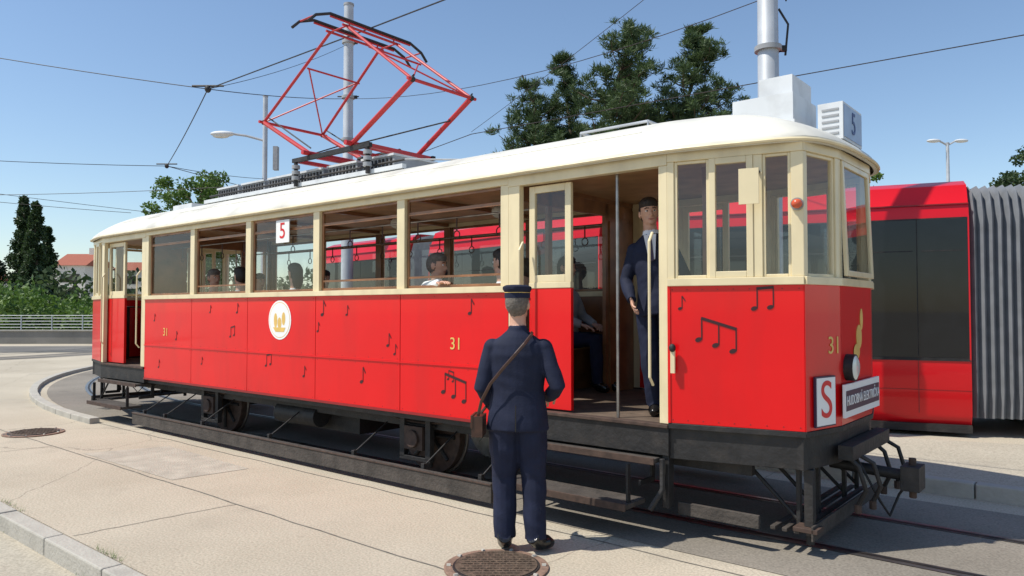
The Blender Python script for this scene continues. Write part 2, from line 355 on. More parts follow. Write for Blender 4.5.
for y in(.35,1.75):
    wd.tube([(-.05,y,2.55),(-6.8,y,2.55)],.010,'steel',8)
    for i in range(12): wd.tube([(-.4-i*.55,y,2.55),(-.4-i*.55,y,2.42)],.008,'leather',5); wd.tube([(-.4-i*.55+.04*math.cos(t),y,2.38+.04*math.sin(t)) for t in np.linspace(0,6.28,10)],.006,'leather',5)
for i in range(4): wd.ell((-1-i*1.6,1.05,2.68),(.09,.09,.07),'lampglass')
for i in range(5):
    for y0,y1 in((.10,.85),(1.3,2.0)):
        x=-.75-i*1.37
        wd.box(x-.42,x+.42,y0,y1,1.24,1.28,'woodlight'); wd.box(x-.02,x+.02,y0,y1,1.28,1.80,'woodlight'); wd.box(x-.35,x-.3,y0+.05,y1-.05,.82,1.24,'wood'); wd.box(x+.3,x+.35,y0+.05,y1-.05,.82,1.24,'wood')
for y in(.28,1.76):
    bk.box(-8.9,2.0,y,y+.06,.48,.66,'black')
bk.box(-6.9,.05,.05,.08,.60,.66,'black')
for x in(-8.2,-6.9,-4.5,-2.3,-.0,1.3): bk.box(x,x+.08,.3,1.8,.50,.62,'black')
bk.box(-4.3,-2.6,.5,1.6,.25,.55,'black'); bk.cyl((-3.9,.35,.42),(1,0,0),.12,.8,'black',16)
for k in range(4): bk.tube([(-6.8,.4+.3*k,.58),(-.1,.4+.3*k,.56)],.018,'black',6)
for ax in(-1.4,-5.4):
    for y in(.50,1.50):
        bk.cyl((ax,y-.04,.39),(0,1,0),.39,.08,'rust',40); bk.cyl((ax,y+.04 if y<1 else y-.07,.39),(0,1,0),.415,.03,'steel',40)
        for k in range(8):
            t=k*math.pi/4
            bk.tube([(ax+.08*math.cos(t),y-.05,.39+.08*math.sin(t)),(ax+.33*math.cos(t),y-.05,.39+.33*math.sin(t))],.022,'black',6)
    bk.cyl((ax,.2,.39),(0,1,0),.06,1.7,'black',12)
    for y in(.20,1.78):
        bk.box(ax-.13,ax+.13,y,y+.14,.27,.50,'rust'); bk.cyl((ax,y-.03,.38),(0,1,0),.085,.04,'rust',16)
        bk.box(ax-.22,ax-.15,y+.02,y+.08,.18,.62,'black'); bk.box(ax+.15,ax+.22,y+.02,y+.08,.18,.62,'black'); bk.box(ax-.22,ax+.22,y+.02,y+.08,.16,.20,'black')
        for k in range(6):
            hl=.62-.09*k
            bk.tube([(ax+t*hl,y+.06,.62-.028*k-.0+.07*(t*hl/.62)**2) for t in np.linspace(-1,1,9)],.02,'rust' if k%2 else 'black',4,flat=.6)
for y,s in((-.20,1),(2.27,-1)):
    bk.box(-6.75,-.02,y,y+.035,.05,.215,'oldwood'); bk.box(-6.75,-.02,y-.008,y,.195,.21,'rust')
    for x in(-6.5,-5.9,-4.9,-3.4,-1.9,-.9,-.2):
        a=y+.035 if s>0 else y
        bk.box(x,x+.04,min(a,a+.04*s),max(a,a+.04*s),.10,.26,'black'); bk.tube([(x+.02,a+.03*s,.24),(x+.02,a+.5*s,.52)],.009,'black',6)
body.obj('body_panels',tram,bevel=.004); crm.obj('window_frames',tram,bevel=.004); wd.obj('interior',tram,smooth=40); bk.obj('underframe',tram,smooth=40,bevel=.003); gl.obj('glazing',tram)
# roof
def dens(poly,step=.12):
    r=[]
    for i in range(len(poly)):
        a=Vector(poly[i]); b=Vector(poly[(i+1)%len(poly)]); n=max(1,int((b-a).length/step))
        for k in range(n): r.append(a.lerp(b,k/n))
    for _ in range(3):
        r=[(r[i-1]+2*r[i]+r[(i+1)%len(r)])/4 for i in range(len(r))]
    return r
def roofsurf():
    mb=MB(); P=dens(inset(-.06)); n=len(P); rs=[1,1,1.0]+list(np.linspace(.985,.06,16)); vs=[];fs=[]
    H=.40
    for k,r in enumerate(rs):
        for p in P:
            sx=min(1.0,max(-7.85,p.x)); sp=Vector((sx,1.05)); q=sp+(p-sp)*(r if k>2 else (.985 if k==0 else 1))
            z=ZC-.012 if k<2 else (ZC+.03 if k==2 else ZC+.035+H*(1-r**2.3)**.80)
            vs.append((q.x,q.y,z))
    for k in range(len(rs)-1):
        for j in range(n): fs.append((k*n+j,k*n+(j+1)%n,(k+1)*n+(j+1)%n,(k+1)*n+j))
    fs.append(tuple((len(rs)-1)*n+j for j in range(n)))
    mb.add(vs,fs,'roofwhite')
    Q=dens(inset(-.07)); mb.tube([(p.x,p.y,ZC+.005) for p in Q]+[(Q[0].x,Q[0].y,ZC+.005)],.014,'cream',6)
    for yy in(.16,1.94): mb.tube([(x,yy,ZC+.225) for x in np.linspace(-8,1.2,10)],.009,'roofwhite',5)
    return mb.obj('roof',tram,smooth=35)
roofsurf()
rf=MB()
for i in range(6):
    x0=-6.15+i*.66
    rf.box(x0,x0+.56,.72,1.38,3.22,3.40,'grey'); rf.box(x0-.01,x0+.57,.70,1.40,3.40,3.425,'boxwhite')
    for k in range(8): rf.box(x0+.03+k*.066,x0+.06+k*.066,.708,.72,3.24,3.38,'black')
for y in(.58,1.48): rf.box(-6.3,-2.0,y,y+.06,3.20,3.25,'boxwhite')
rf.box(1.64,2.12,.85,1.40,3.08,3.32,'boxwhite'); rf.box(1.84,2.10,.90,1.34,3.322,3.47,'boxwhite'); rf.box(1.60,2.14,.82,1.42,3.04,3.10,'boxwhite')
rf.box(-7.6,-7.0,.75,1.35,3.15,3.30,'boxwhite')
for bx0,s in((2.28,1),(-9.33,-1)):
    rf.box(bx0,bx0+.18,.92,1.42,2.92,3.20,'boxwhite'); xf=bx0+.18 if s>0 else bx0
    rf.box(min(xf,xf+.006*s),max(xf,xf+.006*s),.94,1.40,2.94,3.18,'paleblue')
    for k in range(5): rf.box(bx0+.03,bx0+.15,.914,.92,2.96+k*.045,2.975+k*.045,'grey')
    for y in(.96,1.34): rf.box(bx0+.02,bx0+.06,y,y+.03,2.8,2.92,'grey')
rf.tube([(.2,.8,3.2),(.2,.8,3.28),(.9,.8,3.28),(.9,.8,3.18)],.013,'galv',6); rf.tube([(.2,1.15,3.2),(.2,1.15,3.28),(.9,1.15,3.28),(.9,1.15,3.18)],.013,'galv',6)
rf.tube([(.2,.8,3.28),(.2,1.15,3.28)],.013,'galv',6); rf.tube([(.9,.8,3.28),(.9,1.15,3.28)],.013,'galv',6)
rf.tube([(-6.2,.62,3.3),(-2.0,.62,3.3)],.014,'black',6); rf.tube([(-2.0,.62,3.3),(-.9,.55,3.14),(1.2,.6,3.14),(1.7,.85,3.14)],.010,'grey',6)
rf.obj('roof_equipment',tram,smooth=40,bevel=.008)
text('5',.24,Matrix.Translation((2.469,1.17,3.06))@Matrix.Rotation(R(90),4,'Z')@RX90,'blue',tram,'route_number_front')
# pantograph
pg=MB(); cx=-3.25
for y in(.55,1.55): pg.box(cx-.75,cx+.75,y-.025,y+.025,3.50,3.55,'black')
for x in(cx-.7,cx-.3,cx+.3,cx+.7): pg.box(x-.025,x+.025,.58,1.52,3.50,3.545,'panto')
for x in(cx-.7,cx+.7):
    for y in(.55,1.55):
        for k in range(3): pg.cyl((x,y,3.28+.07*k),(0,0,1),.05,.045,'grey',12)
        pg.cyl((x,y,3.2),(0,0,1),.025,.32,'black',8)
for s in(-1,1):
    bx=cx+s*.42; kx=cx+s*1.44; kz=4.13; tx=cx+s*.16; tz=5.06
    pg.tube([(bx,.45,3.58),(bx,1.65,3.58)],.030,'panto',8)
    for y,yk,yt in((.55,.55,.66),(1.55,1.48,1.44)):
        pg.tube([(bx,y,3.58),(kx,yk,kz)],.029,'panto',8)
        pg.tube([(kx,yk,kz),(tx,yt,tz)],.018,'panto',8)
        pg.ell((kx,yk,kz),(.035,.035,.035),'black',None,8,6)
        # parallel control rods
        pg.tube([(bx+s*.04,y+.05,3.66),(kx-s*.03,yk+.05,kz+.07)],.009,'black',6)
    pg.tube([(kx,.48,kz),(kx,1.55,kz)],.02,'panto',8)
    pg.tube([(kx,.55,kz),(cx+s*.6,1.42,tz-.36)],.010,'panto',6); pg.tube([(kx,1.48,kz),(cx+s*.6,.66,tz-.36)],.010,'panto',6)
    pg.tube([(cx+s*.6,.64,tz-.36),(cx+s*.6,1.46,tz-.36)],.012,'panto',6)
    pg.tube([(bx,.6,3.58),(cx+s*1.1,1.48,3.92)],.009,'black',6)
    pg.tube([(tx,.6,tz),(tx,1.5,tz)],.016,'panto',8)
    pg.tube([(tx,.12,tz-.10),(tx,.22,tz+.0),(tx,.42,tz+.075),(tx,1.68,tz+.075),(tx,1.88,tz+.0),(tx,1.98,tz-.10)],.018,'black',6)
    pg.tube([(tx,.42,tz+.045),(tx,1.68,tz+.045)],.012,'panto',6)
    pg.tube([(tx,.7,tz),(tx,.7,tz+.07)],.01,'panto',6); pg.tube([(tx,1.4,tz),(tx,1.4,tz+.07)],.01,'panto',6)
for y in(.22,.66,1.44,1.88): pg.tube([(cx-.16,y,tz),(cx+.16,y,tz)],.010,'panto',6)
for y in(.8,1.3): pg.tube([(cx-.4,y,3.62),(cx+.4,y,3.62)],.032,'black',8)
pg.obj('pantograph',tram,smooth=40)
# markings
mk=MB()
def disc(M,x,z,r,mt,y0,y1,n=32,ry=None):
    mk.wallpoly([(x+r*math.cos(2*math.pi*i/n),z+(ry or r)*math.sin(2*math.pi*i/n)) for i in range(n)],y0,y1,mt,M)
def nhead(M,x,z,s):
    mk.wallpoly([(x+s*.13*math.cos(t)*.94-s*.085*math.sin(t)*.34,z+s*.13*math.cos(t)*.34+s*.085*math.sin(t)*.94) for t in np.linspace(0,6.1,14)],-.0035,-.001,'note',M)
def line(M,x0,z0,x1,z1,w,mt='note',y0=-.0033):
    d=Vector((x1-x0,z1-z0)).normalized(); n=Vector((-d.y,d.x))*w/2
    mk.wallpoly([(x0-n.x,z0-n.y),(x1-n.x,z1-n.y),(x1+n.x,z1+n.y),(x0+n.x,z0+n.y)],y0,-.0012,mt,M)
def note(M,x,z,s=.2,kind=1,sl=.14):
    if kind==1:
        nhead(M,x,z,s); line(M,x+s*.12,z,x+s*.12,z+s*.75,s*.045); line(M,x+s*.12,z+s*.75,x+s*.32,z+s*.45,s*.06,y0=-.0038)
    else:
        for k in range(kind):
            nhead(M,x+k*s*.62,z+k*s*sl,s); line(M,x+k*s*.62+s*.12,z+k*s*sl,x+k*s*.62+s*.12,z+k*s*sl+s*.8,s*.045)
        e=(kind-1)*s; line(M,x+s*.1,z+s*.8,x+e*.62+s*.14,z+e*sl+s*.8,s*.11,y0=-.0038)
I=Matrix.Identity(4)
for x,z,s,k in((-6.55,1.5,.13,1),(-5.9,1.25,.15,1),(-5.0,1.62,.12,1),(-5.2,.95,.12,1),(-4.35,1.62,.15,1),(-4.5,1.32,.14,2),(-2.95,.92,.15,1),(-2.7,1.42,.13,1),(-2.2,1.6,.13,1),(-1.95,.92,.2,1),(-1.55,1.3,.16,1),(-1.45,1.22,.13,1),(-2.62,1.60,.2,1),(-.45,1.62,.17,1),(-3.7,1.0,.15,2),(-6.4,.85,.14,1)):
    note(I,x,z,s,k)
note(I,-.78,.90,.21,3,-.16); note(I,-.72,1.02,.10,2,-.16)
MC=facet((1.5,0),(2.4,.21))
note(MC,.60,1.66,.17,2,.05); note(MC,.22,1.44,.19,3,-.20); note(MC,.09,1.66,.12,1)
disc(I,-3.42,1.535,.225,'white',-.004,-.001)
disc(I,-3.42,1.535,.205,'gold',-.0046,-.0042); disc(I,-3.42,1.535,.198,'white',-.0052,-.0048)
for (x,z,w,h) in((-3.50,1.53,.035,.17),(-3.42,1.50,.04,.13),(-3.34,1.55,.035,.15)): disc(I,x,z,w,'gold',-.0065,-.0055,12,h/2)
mk.wallpoly([(-3.55,1.45),(-3.30,1.45),(-3.33,1.40),(-3.50,1.40)],-.0075,-.007,'gold',I)
def T(x,y,z,ang=0): return Matrix.Translation((x,y,z))@Matrix.Rotation(ang,4,'Z')@RX90
for x in(-6.2,-.62): text('31',.155,T(x,-.003,1.34),'gold',tram,'car_number')
M1=facet((2.4,.21),(2.5,.65))
text('31',.17,M1@T(.36,-.003,1.40),'gold',tram,'car_number_front')
mk.box(.085,.335,-.022,-.006,.86,1.20,'signdark',M1); mk.box(.095,.325,-.026,-.022,.87,1.19,'white',M1)
text('S',.36,M1@T(.21,-.028,1.03),'signred',tram,'sign_letter_s',.95)
M2=facet((2.5,.65),(2.5,1.45))
mk.box(-.05,.86,-.04,-.022,.90,1.13,'white',M2); mk.box(-.03,.84,-.043,-.04,.945,1.085,'signdark',M2)
text('HUDOBNÁ ELEKTRIČKA',.098,M2@T(.405,-.045,1.012),'white',tram,'sign_text',.80)
mk.cyl(M2@Vector((.14,0,1.24)),(1,0,0),.095,.06,'black',24); mk.cyl(M2@Vector((.14,-.061,1.24)),(1,0,0),.085,.012,'lampglass',24,r2=.06)
disc(M2,.45,1.45,.07,'gold',-.005,-.001,20,.09); disc(M2,.52,1.58,.035,'gold',-.005,-.001,16,.08); disc(M2,.38,1.34,.08,'gold',-.0055,-.0051,20,.06)
mk.box(-3.5,-3.24,-.01,.0,2.42,2.68,'white'); text('5',.26,T(-3.37,-.012,2.55),'signred',tram,'route_number')
mk.box(.53,.66,-.16,-.145,2.36,2.60,'cream',MC); mk.tube([(.64,-.15,2.54),(.64,0,2.6)],.01,'black',6,MC)
mk.ell((.885,-.035,2.36),(.036,.036,.032),'orange',MC); mk.cyl(MC@Vector((.885,0,2.36)),(.2,-1,0),.042,.02,'steel')
mk.box(.03,.06,-.05,-.02,1.20,1.36,'cream',MC); mk.ell((.045,-.05,1.38),(.025,.025,.03),'black',MC)
mk.obj('markings_and_signs',tram,smooth=35)

# ============================================================ MODERN TRAM
mod=empty('modern_tram'); mm=MB()
PROF=[(.10,.10),(.0,.30),(0,1.02),(0,2.83),(.03,3.02),(.06,3.05),(.16,3.30),(.35,3.38),(2.05,3.38),(2.3,3.1),(2.4,2.8),(2.4,.3),(2.3,.10)]
def section(A,B,parts):
    M=facet(A,B); L=(Vector(B)-Vector(A)).length; n=len(PROF)
    vs=[(0,y,z) for y,z in PROF]+[(L,y,z) for y,z in PROF]
    fs=[(i,n+i,n+(i+1)%n,(i+1)%n) for i in range(n)]+[tuple(range(n)),tuple(range(2*n-1,n-1,-1))]
    mm.add(vs,fs,'red2',M)
    mm.box(.0,L,.0,2.38,.06,.16,'black',M)
    e=[.02]+list(parts)+[L-.02]
    for a,b in zip(e,e[1:]):
        mm.box(a+.006,b-.006,-.006,-.0005,1.03,2.84,'darkglass',M); mm.box(a+.05,b-.05,-.009,-.006,2.42,2.435,'black',M)
    mm.box(.02,L-.02,-.003,-.0003,1.0,2.86,'black',M)
    mm.box(.02,L-.02,2.4,2.404,1.00,2.84,'darkglass',M)
    for a in parts:
        mm.box(a-.004,a+.004,-.0055,-.0005,.3,.995,'darkred',M)
    mm.box(0,L,-.004,-.0005,.60,.607,'darkred',M); mm.box(0,L,-.012,-.004,.985,1.0,'black',M); mm.box(0,L,.005,.035,3.03,3.045,'darkred',M)
def bellows(A,B,back=2.3):
    M=facet(A,B); L=(Vector(B)-Vector(A)).length; k=max(7,int(L/.10))
    xs=np.linspace(0,L,2*k+1)
    prof=[(.08,.25),(.03,.6),(.03,2.9),(.12,3.2),(.3,3.3),(back-.3,3.3),(back,2.9),(back,.25)]
    n=len(prof); vs=[];fs=[]
    for i,x in enumerate(xs):
        d=.0 if i%2 else .09
        for y,z in prof:
            vs.append((x,y+(d if y<1 else -d),z-(d*.6 if z>3 else 0)))
    for i in range(len(xs)-1):
        for j in range(n): fs.append((i*n+j,(i+1)*n+j,(i+1)*n+(j+1)%n,i*n+(j+1)%n))
    mm.add(vs,fs,'bellow',M)
section((-5.0,19.4),(-2.35,16.6),[.9,1.9]); bellows((-2.33,16.58),(-1.80,15.82))
section((-1.78,15.8),(1.42,12.05),[1.2,2.5,3.7]); bellows((1.45,12.02),(1.98,11.25))
section((2.0,11.2),(5.92,9.55),[1.1,2.2,3.65]); bellows((5.94,9.55),(7.0,9.22))
section((7.02,9.2),(11.5,8.4),[1.2,2.6])
MP=facet((-1.78,15.8),(1.42,12.05))
mm.box(.2,1.6,.6,1.8,3.38,3.62,'boxwhite',MP)
for y in(.6,1.7):
    mm.tube([(1.6,y,3.75),(.7,y,4.25),(1.8,y,4.7)],.028,'black',6,MP)
for x in(1.7,1.9): mm.tube([(x,.35,4.65),(x,.5,4.75),(x,1.8,4.75),(x,1.95,4.65)],.025,'black',6,MP)
mm.obj('body',mod,smooth=30)

# ============================================================ GROUND
g=MB(); g.add([(-600,-600,-.125),(600,-600,-.125),(600,900,-.125),(-600,900,-.125)],[(0,1,2,3)],'roadc'); g.obj('ground')
pv=MB()
pv.prism([(-40,-2.70),(40,-2.70),(40,90),(-40,90)],-.12,0,'pave'); pv.obj('pavement',mw=TM)
def ribbon(mb,pts,w,z,mt,off=0):
    pts=[Vector(p) for p in pts]; L=[];Rr=[]
    for i,p in enumerate(pts):
        d=(pts[min(i+1,len(pts)-1)]-pts[max(i-1,0)]).normalized(); n=Vector((-d.y,d.x))
        L.append(p+n*(off+w/2)); Rr.append(p+n*(off-w/2))
    k=len(pts); vs=[(p.x,p.y,z) for p in L]+[(p.x,p.y,z) for p in Rr]
    mb.add(vs,[(i,i+k,i+k+1,i+1) for i in range(k-1)],mt)
jn=MB()
def wob(a,b,n=40,am=.012):
    a=Vector(a);b=Vector(b); d=(b-a).normalized(); q=Vector((-d.y,d.x)); return [a.lerp(b,i/n)+q*random.uniform(-am,am) for i in range(n+1)]
ribbon(jn,wob((-25,-1.45),(12,-1.45),120),.013,.0035,'joint'); ribbon(jn,wob((-9,-.34),(12,-.34),80),.012,.0035,'joint')
for x in(-15,-10.6,-6.1,-1.9,2.3,6.6): ribbon(jn,wob((x,-2.68),(x+.1,-1.46),12),.009,.0035,'joint')
ribbon(jn,wob((-30,-4.2),(20,-4.2),60),.02,-.1215,'joint')
jn.obj('pavement_joints',mw=TM)
pt=MB(); pt.add([(x,y,.003) for x,y in((-5.2,-1.40),(-3.1,-1.38),(-3.0,-.62),(-4.9,-.55))],[(0,1,2,3)],'patch'); pt.add([(x,y,.003) for x,y in((-10.5,-2.2),(-8.1,-2.25),(-8.0,-1.55),(-10.3,-1.5))],[(0,1,2,3)],'patch'); pt.obj('pavement_patch',mw=TM)
kb=MB(); random.seed(3)
for i in range(-40,24):
    kb.box(i*1.0+.006,i*1.0+.994,-2.84,-2.705,-.2,.006+random.uniform(-.004,.004),'kerb')
kb.obj('kerb',bevel=.012,mw=TM)
cl=[(x,1.05) for x in np.linspace(25,-7.5,40)]; Rc=15
cl+=[(-7.5-Rc*math.sin(t),1.05+Rc*(1-math.cos(t))) for t in np.linspace(.04,2.2,50)]
tk=MB(); ribbon(tk,cl,2.55,.004,'track',off=-.05)
tk.obj('track_bed',mw=TM)
def rails(mb,pts):
    for s in(-.5,.5):
        ribbon(mb,pts,.11,.009,'steel',off=s); ribbon(mb,pts,.035,.013,'black',off=s*.97)
rl=MB(); rails(rl,cl); rl.obj('rails',mw=TM)
def smoothpts(P,it=3):
    P=[Vector(p) for p in P]
    for _ in range(it):
        q=[P[0]]
        for a,b in zip(P,P[1:]): q+=[a.lerp(b,.25),a.lerp(b,.75)]
        q.append(P[-1]); P=q
    return P
t2=MB(); p2=smoothpts([(-45,19),(-26,20.5),(-18,23.5),(-15.5,29),(-14.5,40)]); ribbon(t2,p2,1.9,.004,'track'); rails(t2,p2); p3=[p+Vector((-1.5,3.2)) for p in p2]; rails(t2,p3); t2.obj('rails')
ra=MB(); ribbon(ra,smoothpts([(-60,29),(-20,31.5),(20,31.5),(60,33)]),5,.005,'asph'); ra.obj('road')
kc=MB()
kp=[(-7.5-(Rc+1.38)*math.sin(t),1.05-1.38+(Rc+1.38)*(1-math.cos(t))) for t in np.linspace(0,1.35,30)]
for i in range(len(kp)-1):
    M=facet(kp[i],kp[i+1]); L=(Vector(kp[i+1])-Vector(kp[i])).length; kc.box(.004,L-.004,0,.14,-.05,.085,'kerb',M)
kc.obj('kerb',bevel=.01,mw=TM)
isl=MB()
ip=[(TM@Vector((x,2.88,0))).xy for x in(-3.5,0,3,6,9)]
far=[(11.0,7.3),(6.9,8.15),(5.6,8.5),(1.6,10.2),(-2.2,14.2)]
isl.prism([tuple(p) for p in ip]+far,-.05,.125,'roadc'); isl.obj('platform')
ik=MB()
for i in range(-3,14):
    ik.box(i*1.0+.005,i*1.0+.995,2.74,2.876,-.1,.135,'kerb')
ik.obj('platform_kerb',bevel=.012,mw=TM)
gr=MB()
for i in range(260):
    c=random.choice([(-3.2,0),(-4.6,0),(-1.2,0),(-7,0)]); x=random.gauss(c[0],.16); y=-2.698+random.uniform(-.01,.02) if random.random()<.7 else -2.845
    zb=0 if y>-2.8 else -.12; a=random.uniform(0,6.28); h=random.uniform(.02,.06); l=random.uniform(.01,.04)
    gr.add([(x-.003,y,zb),(x+.003,y,zb),(x+math.cos(a)*l,y+math.sin(a)*l,zb+h)],[(0,1,2)],'leaf')
gr.obj('grass',mw=TM)
def manhole(x,y,r,z=.0):
    m=MB(); n=48
    m.rings([(0,0,z+.002,r,r),(0,0,z+.014,r,r),(0,0,z+.016,r*.97,r*.97)],'manrim',n)
    m.rings([(0,0,z+.017,r*.84,r*.84),(0,0,z+.022,r*.83,r*.83)],'black',n)
    m.rings([(0,0,z+.023,r*.79,r*.79),(0,0,z+.028,r*.785,r*.785)],'manh',n)
    for k in range(-5,6):
        for j in range(-5,6):
            px,py=k*r*.125+(j%2)*r*.06,j*r*.125
            if px*px+py*py<(r*.70)**2: m.box(px-r*.045,px+r*.045,py-r*.02,py+r*.02,z+.028,z+.033,'manh')
    for k in range(10):
        t=k*math.pi/5; m.tube([(r*.87*math.cos(t),r*.87*math.sin(t),z+.018),(r*.95*math.cos(t),r*.95*math.sin(t),z+.018)],.012,'kerb',6)
    m.obj('manhole_cover',mw=Matrix.Translation((x,y,0)))
manhole(-.10,4.78,.335); manhole(-6.4,9.95,.36)

# ============================================================ POLES, LAMPS, WIRES
def pole(name,x,y,h,r0,r1,bands=(),extra=None):
    m=MB(); m.tube([(0,0,0),(0,0,h*.45),(0,0,h*.45+.05),(0,0,h)],[r0,r0,r0*.85,r1],'galv',20); m.cyl((0,0,0),(0,0,1),r0*1.5,.12,'grey')
    for z in bands: m.cyl((0,0,z),(0,0,1),r0*1.08,.06,'grey'); m.box(r0*.9,r0*1.5,-.03,.03,z,z+.07,'black')
    m.cyl((0,0,h),(0,0,1),r1*1.1,.05,'grey')
    if extra: extra(m)
    m.obj(name,smooth=40,mw=Matrix.Translation((x,y,0)))
pole('catenary_pole',-3.84,17.2,8.8,.14,.11,(5.6,6.6,7.9))
def ex2(m):
    m.tube([(.14,0,5.5),(.26,0,5.3),(.22,0,4.9)],.014,'black',6); m.tube([(.1,0,5.9),(.24,0,5.6)],.010,'black',6)
pole('catenary_pole',3.27,9.35,9.0,.155,.11,(4.95,),ex2)
def ex3(m):
    m.tube([(0,0,7.4),(-.6,-.1,7.55),(-1.1,-.2,7.6)],.04,'galv',8); m.ell((-1.35,-.25,7.58),(.42,.16,.10),'boxwhite'); m.ell((-1.4,-.25,7.50),(.28,.12,.07),'lampglass')
    m.box(.3,.45,-.1,.1,6.4,7.2,'grey')
pole('street_lamp',-8.4,25,8.9,.10,.08,(6,),ex3)
def ex4(m):
    for s in(-1,1): m.tube([(0,0,10.6),(s*.35,0,10.8),(s*.5,0,10.85)],.05,'galv',6); m.ell((s*.75,0,10.85),(.38,.2,.10),'boxwhite')
pole('street_lamp',23.7,40,10.7,.12,.08,(),ex4)
w=MB()
def wire(a,b,sag=.1,r=.009,n=14):
    a=Vector(a);b=Vector(b)
    w.tube([a.lerp(b,t)-Vector((0,0,sag*4*t*(1-t))) for t in np.linspace(0,1,n)],r,'black',5)
def tw(x,z,y=1.05): return TM@Vector((x,y,z))
KN=tw(-7.12,5.16)
wire(tw(25,5.3),tw(-3.25,5.155),.0,.009); wire(tw(-3.25,5.155),KN,0,.009); wire(KN,(-8.4,17.9,5.15),.05,.009); wire((-8.4,17.9,5.15),(-5,30,5.4),.1,.009)
wire((-14,12.6,7.0),KN,.1,.007); wire((-8.4,17.9,5.15),(-25,19,6.6),.25,.008); wire((-8.4,17.9,5.15),(-8.4,25,6.1),.05,.008)
wire(KN,(-3.84,17.2,6.6),.05,.007); wire(KN,(-3.84,17.2,7.9),.1,.005)
wire((-30,25,6.9),(-15.5,30,5.6),.2,.010); wire((-28,30,6.4),(-8.4,25.5,6.0),.2,.010); wire((-32,22,7.5),(-12,36,5.8),.2,.010)
wire((7.9,10.2,5.62),(-.9,16.3,5.55),.0,.009); wire((-.9,16.3,5.55),(-5,22,5.5),0,.009); wire((16,5,5.7),(7.9,10.2,5.62),0,.009)
wire((3.27,9.35,5.65),(-3.84,17.2,6.6),.35,.006)
wire((3.27,9.35,6.9),(-.9,16.3,5.6),.05,.005)
for p in(KN,Vector((-8.4,17.9,5.15)),Vector((-3.84,17.2,6.6))):
    w.ell(p,(.05,.05,.06),'black'); w.tube([p+Vector((-.25,0,.05)),p+Vector((.25,0,.05))],.016,'black',6)
w.obj('overhead_wires')

# ============================================================ TREES
class Leaves:
    def __init__(s): s.V=[]
    def quads(s,c,d,up,l,wd):
        t=c+d*l[:,None]; m=c+d*l[:,None]*.5
        s.V.append(np.stack([c,m+up*wd[:,None]/2,t,m-up*wd[:,None]/2],1))
    def obj(s,name,mt,parent):
        V=np.concatenate(s.V); n=len(V); me=bpy.data.meshes.new(name)
        me.vertices.add(n*4); me.vertices.foreach_set('co',V.reshape(-1).astype('f'))
        me.loops.add(n*4); me.loops.foreach_set('vertex_index',np.arange(n*4,dtype='i'))
        me.polygons.add(n); me.polygons.foreach_set('loop_start',np.arange(0,n*4,4,dtype='i')); me.polygons.foreach_set('loop_total',np.full(n,4,dtype='i'))
        me.materials.append(MATS[mt]); me.update(calc_edges=True); me.validate()
        o=bpy.data.objects.new(name,me); scene.collection.objects.link(o); o.parent=parent; return o
def rdir(n):
    d=rng.normal(size=(n,3)); return d/np.linalg.norm(d,axis=1)[:,None]
def perp(d):
    r=rdir(len(d)); p=np.cross(d,r); return p/np.linalg.norm(p,axis=1)[:,None]
def pine(x,y,h,rad,z0,seed):
    random.seed(seed); root=empty('pine_tree',Matrix.Translation((x,y,0))); t=MB(); lv=Leaves()
    bend=[(random.uniform(-.12,.12)*i*.6,random.uniform(-.12,.12)*i*.6,h*i/8) for i in range(9)]
    t.tube(bend,[.22*(1-i/8.6)+.015 for i in range(9)],'bark',10)
    z=z0; tips=[]
    while z<h*.99:
        f=(z-z0)/(h-z0); rr=rad*(1-f)**.85*(1 if f>.12 else .75)+.18
        for k in range(random.randint(4,6)):
            if random.random()<.10: continue
            a=random.uniform(0,6.283); L=rr*random.choice([random.uniform(.45,.9),random.uniform(.85,1.25)]); i=min(7,int(z/h*8)); u=z/h*8-i
            bx=bend[i][0]*(1-u)+bend[i+1][0]*u; by=bend[i][1]*(1-u)+bend[i+1][1]*u
            pts=[]; up=random.uniform(.15,.5)
            for s in np.linspace(0,1,6):
                pts.append(Vector((bx+math.cos(a)*L*s+random.uniform(-.06,.06),by+math.sin(a)*L*s+random.uniform(-.06,.06),z+L*(.02*s+up*s*s))))
            t.tube(pts,[.05*(1-.15*q)*(L/3+.3) for q in range(6)],'bark',5)
            for q in range(2,6):
                nt=1+int(L*1.15)
                for _ in range(nt):
                    sp=.13+.15*L*(.35 if q==5 else 1)
                    tips.append(pts[q]+Vector((random.gauss(0,sp*.7),random.gauss(0,sp*.7),random.gauss(.06,sp*.30))))
        z+=random.uniform(.34,.60)
    for tp in tips:
        n=46; d=rdir(n); d[:,2]=np.abs(d[:,2])*1.2; d/=np.linalg.norm(d,axis=1)[:,None]
        c=np.array(tp)+rng.normal(size=(n,3))*.06
        lv.quads(c,d,perp(d),rng.uniform(.16,.36,n),rng.uniform(.025,.05,n))
    t.obj('trunk_and_limbs',root,smooth=50); lv.obj('needles','pineleaf',root)
pine(4.4,30,13.6,3.3,5.0,11); pine(7.7,31,13.8,2.9,5.5,23); pine(1.0,32,11.8,3.0,4.5,5); pine(5.9,34,12.2,3.0,5,8); pine(2.6,33,12.8,2.8,5,31)
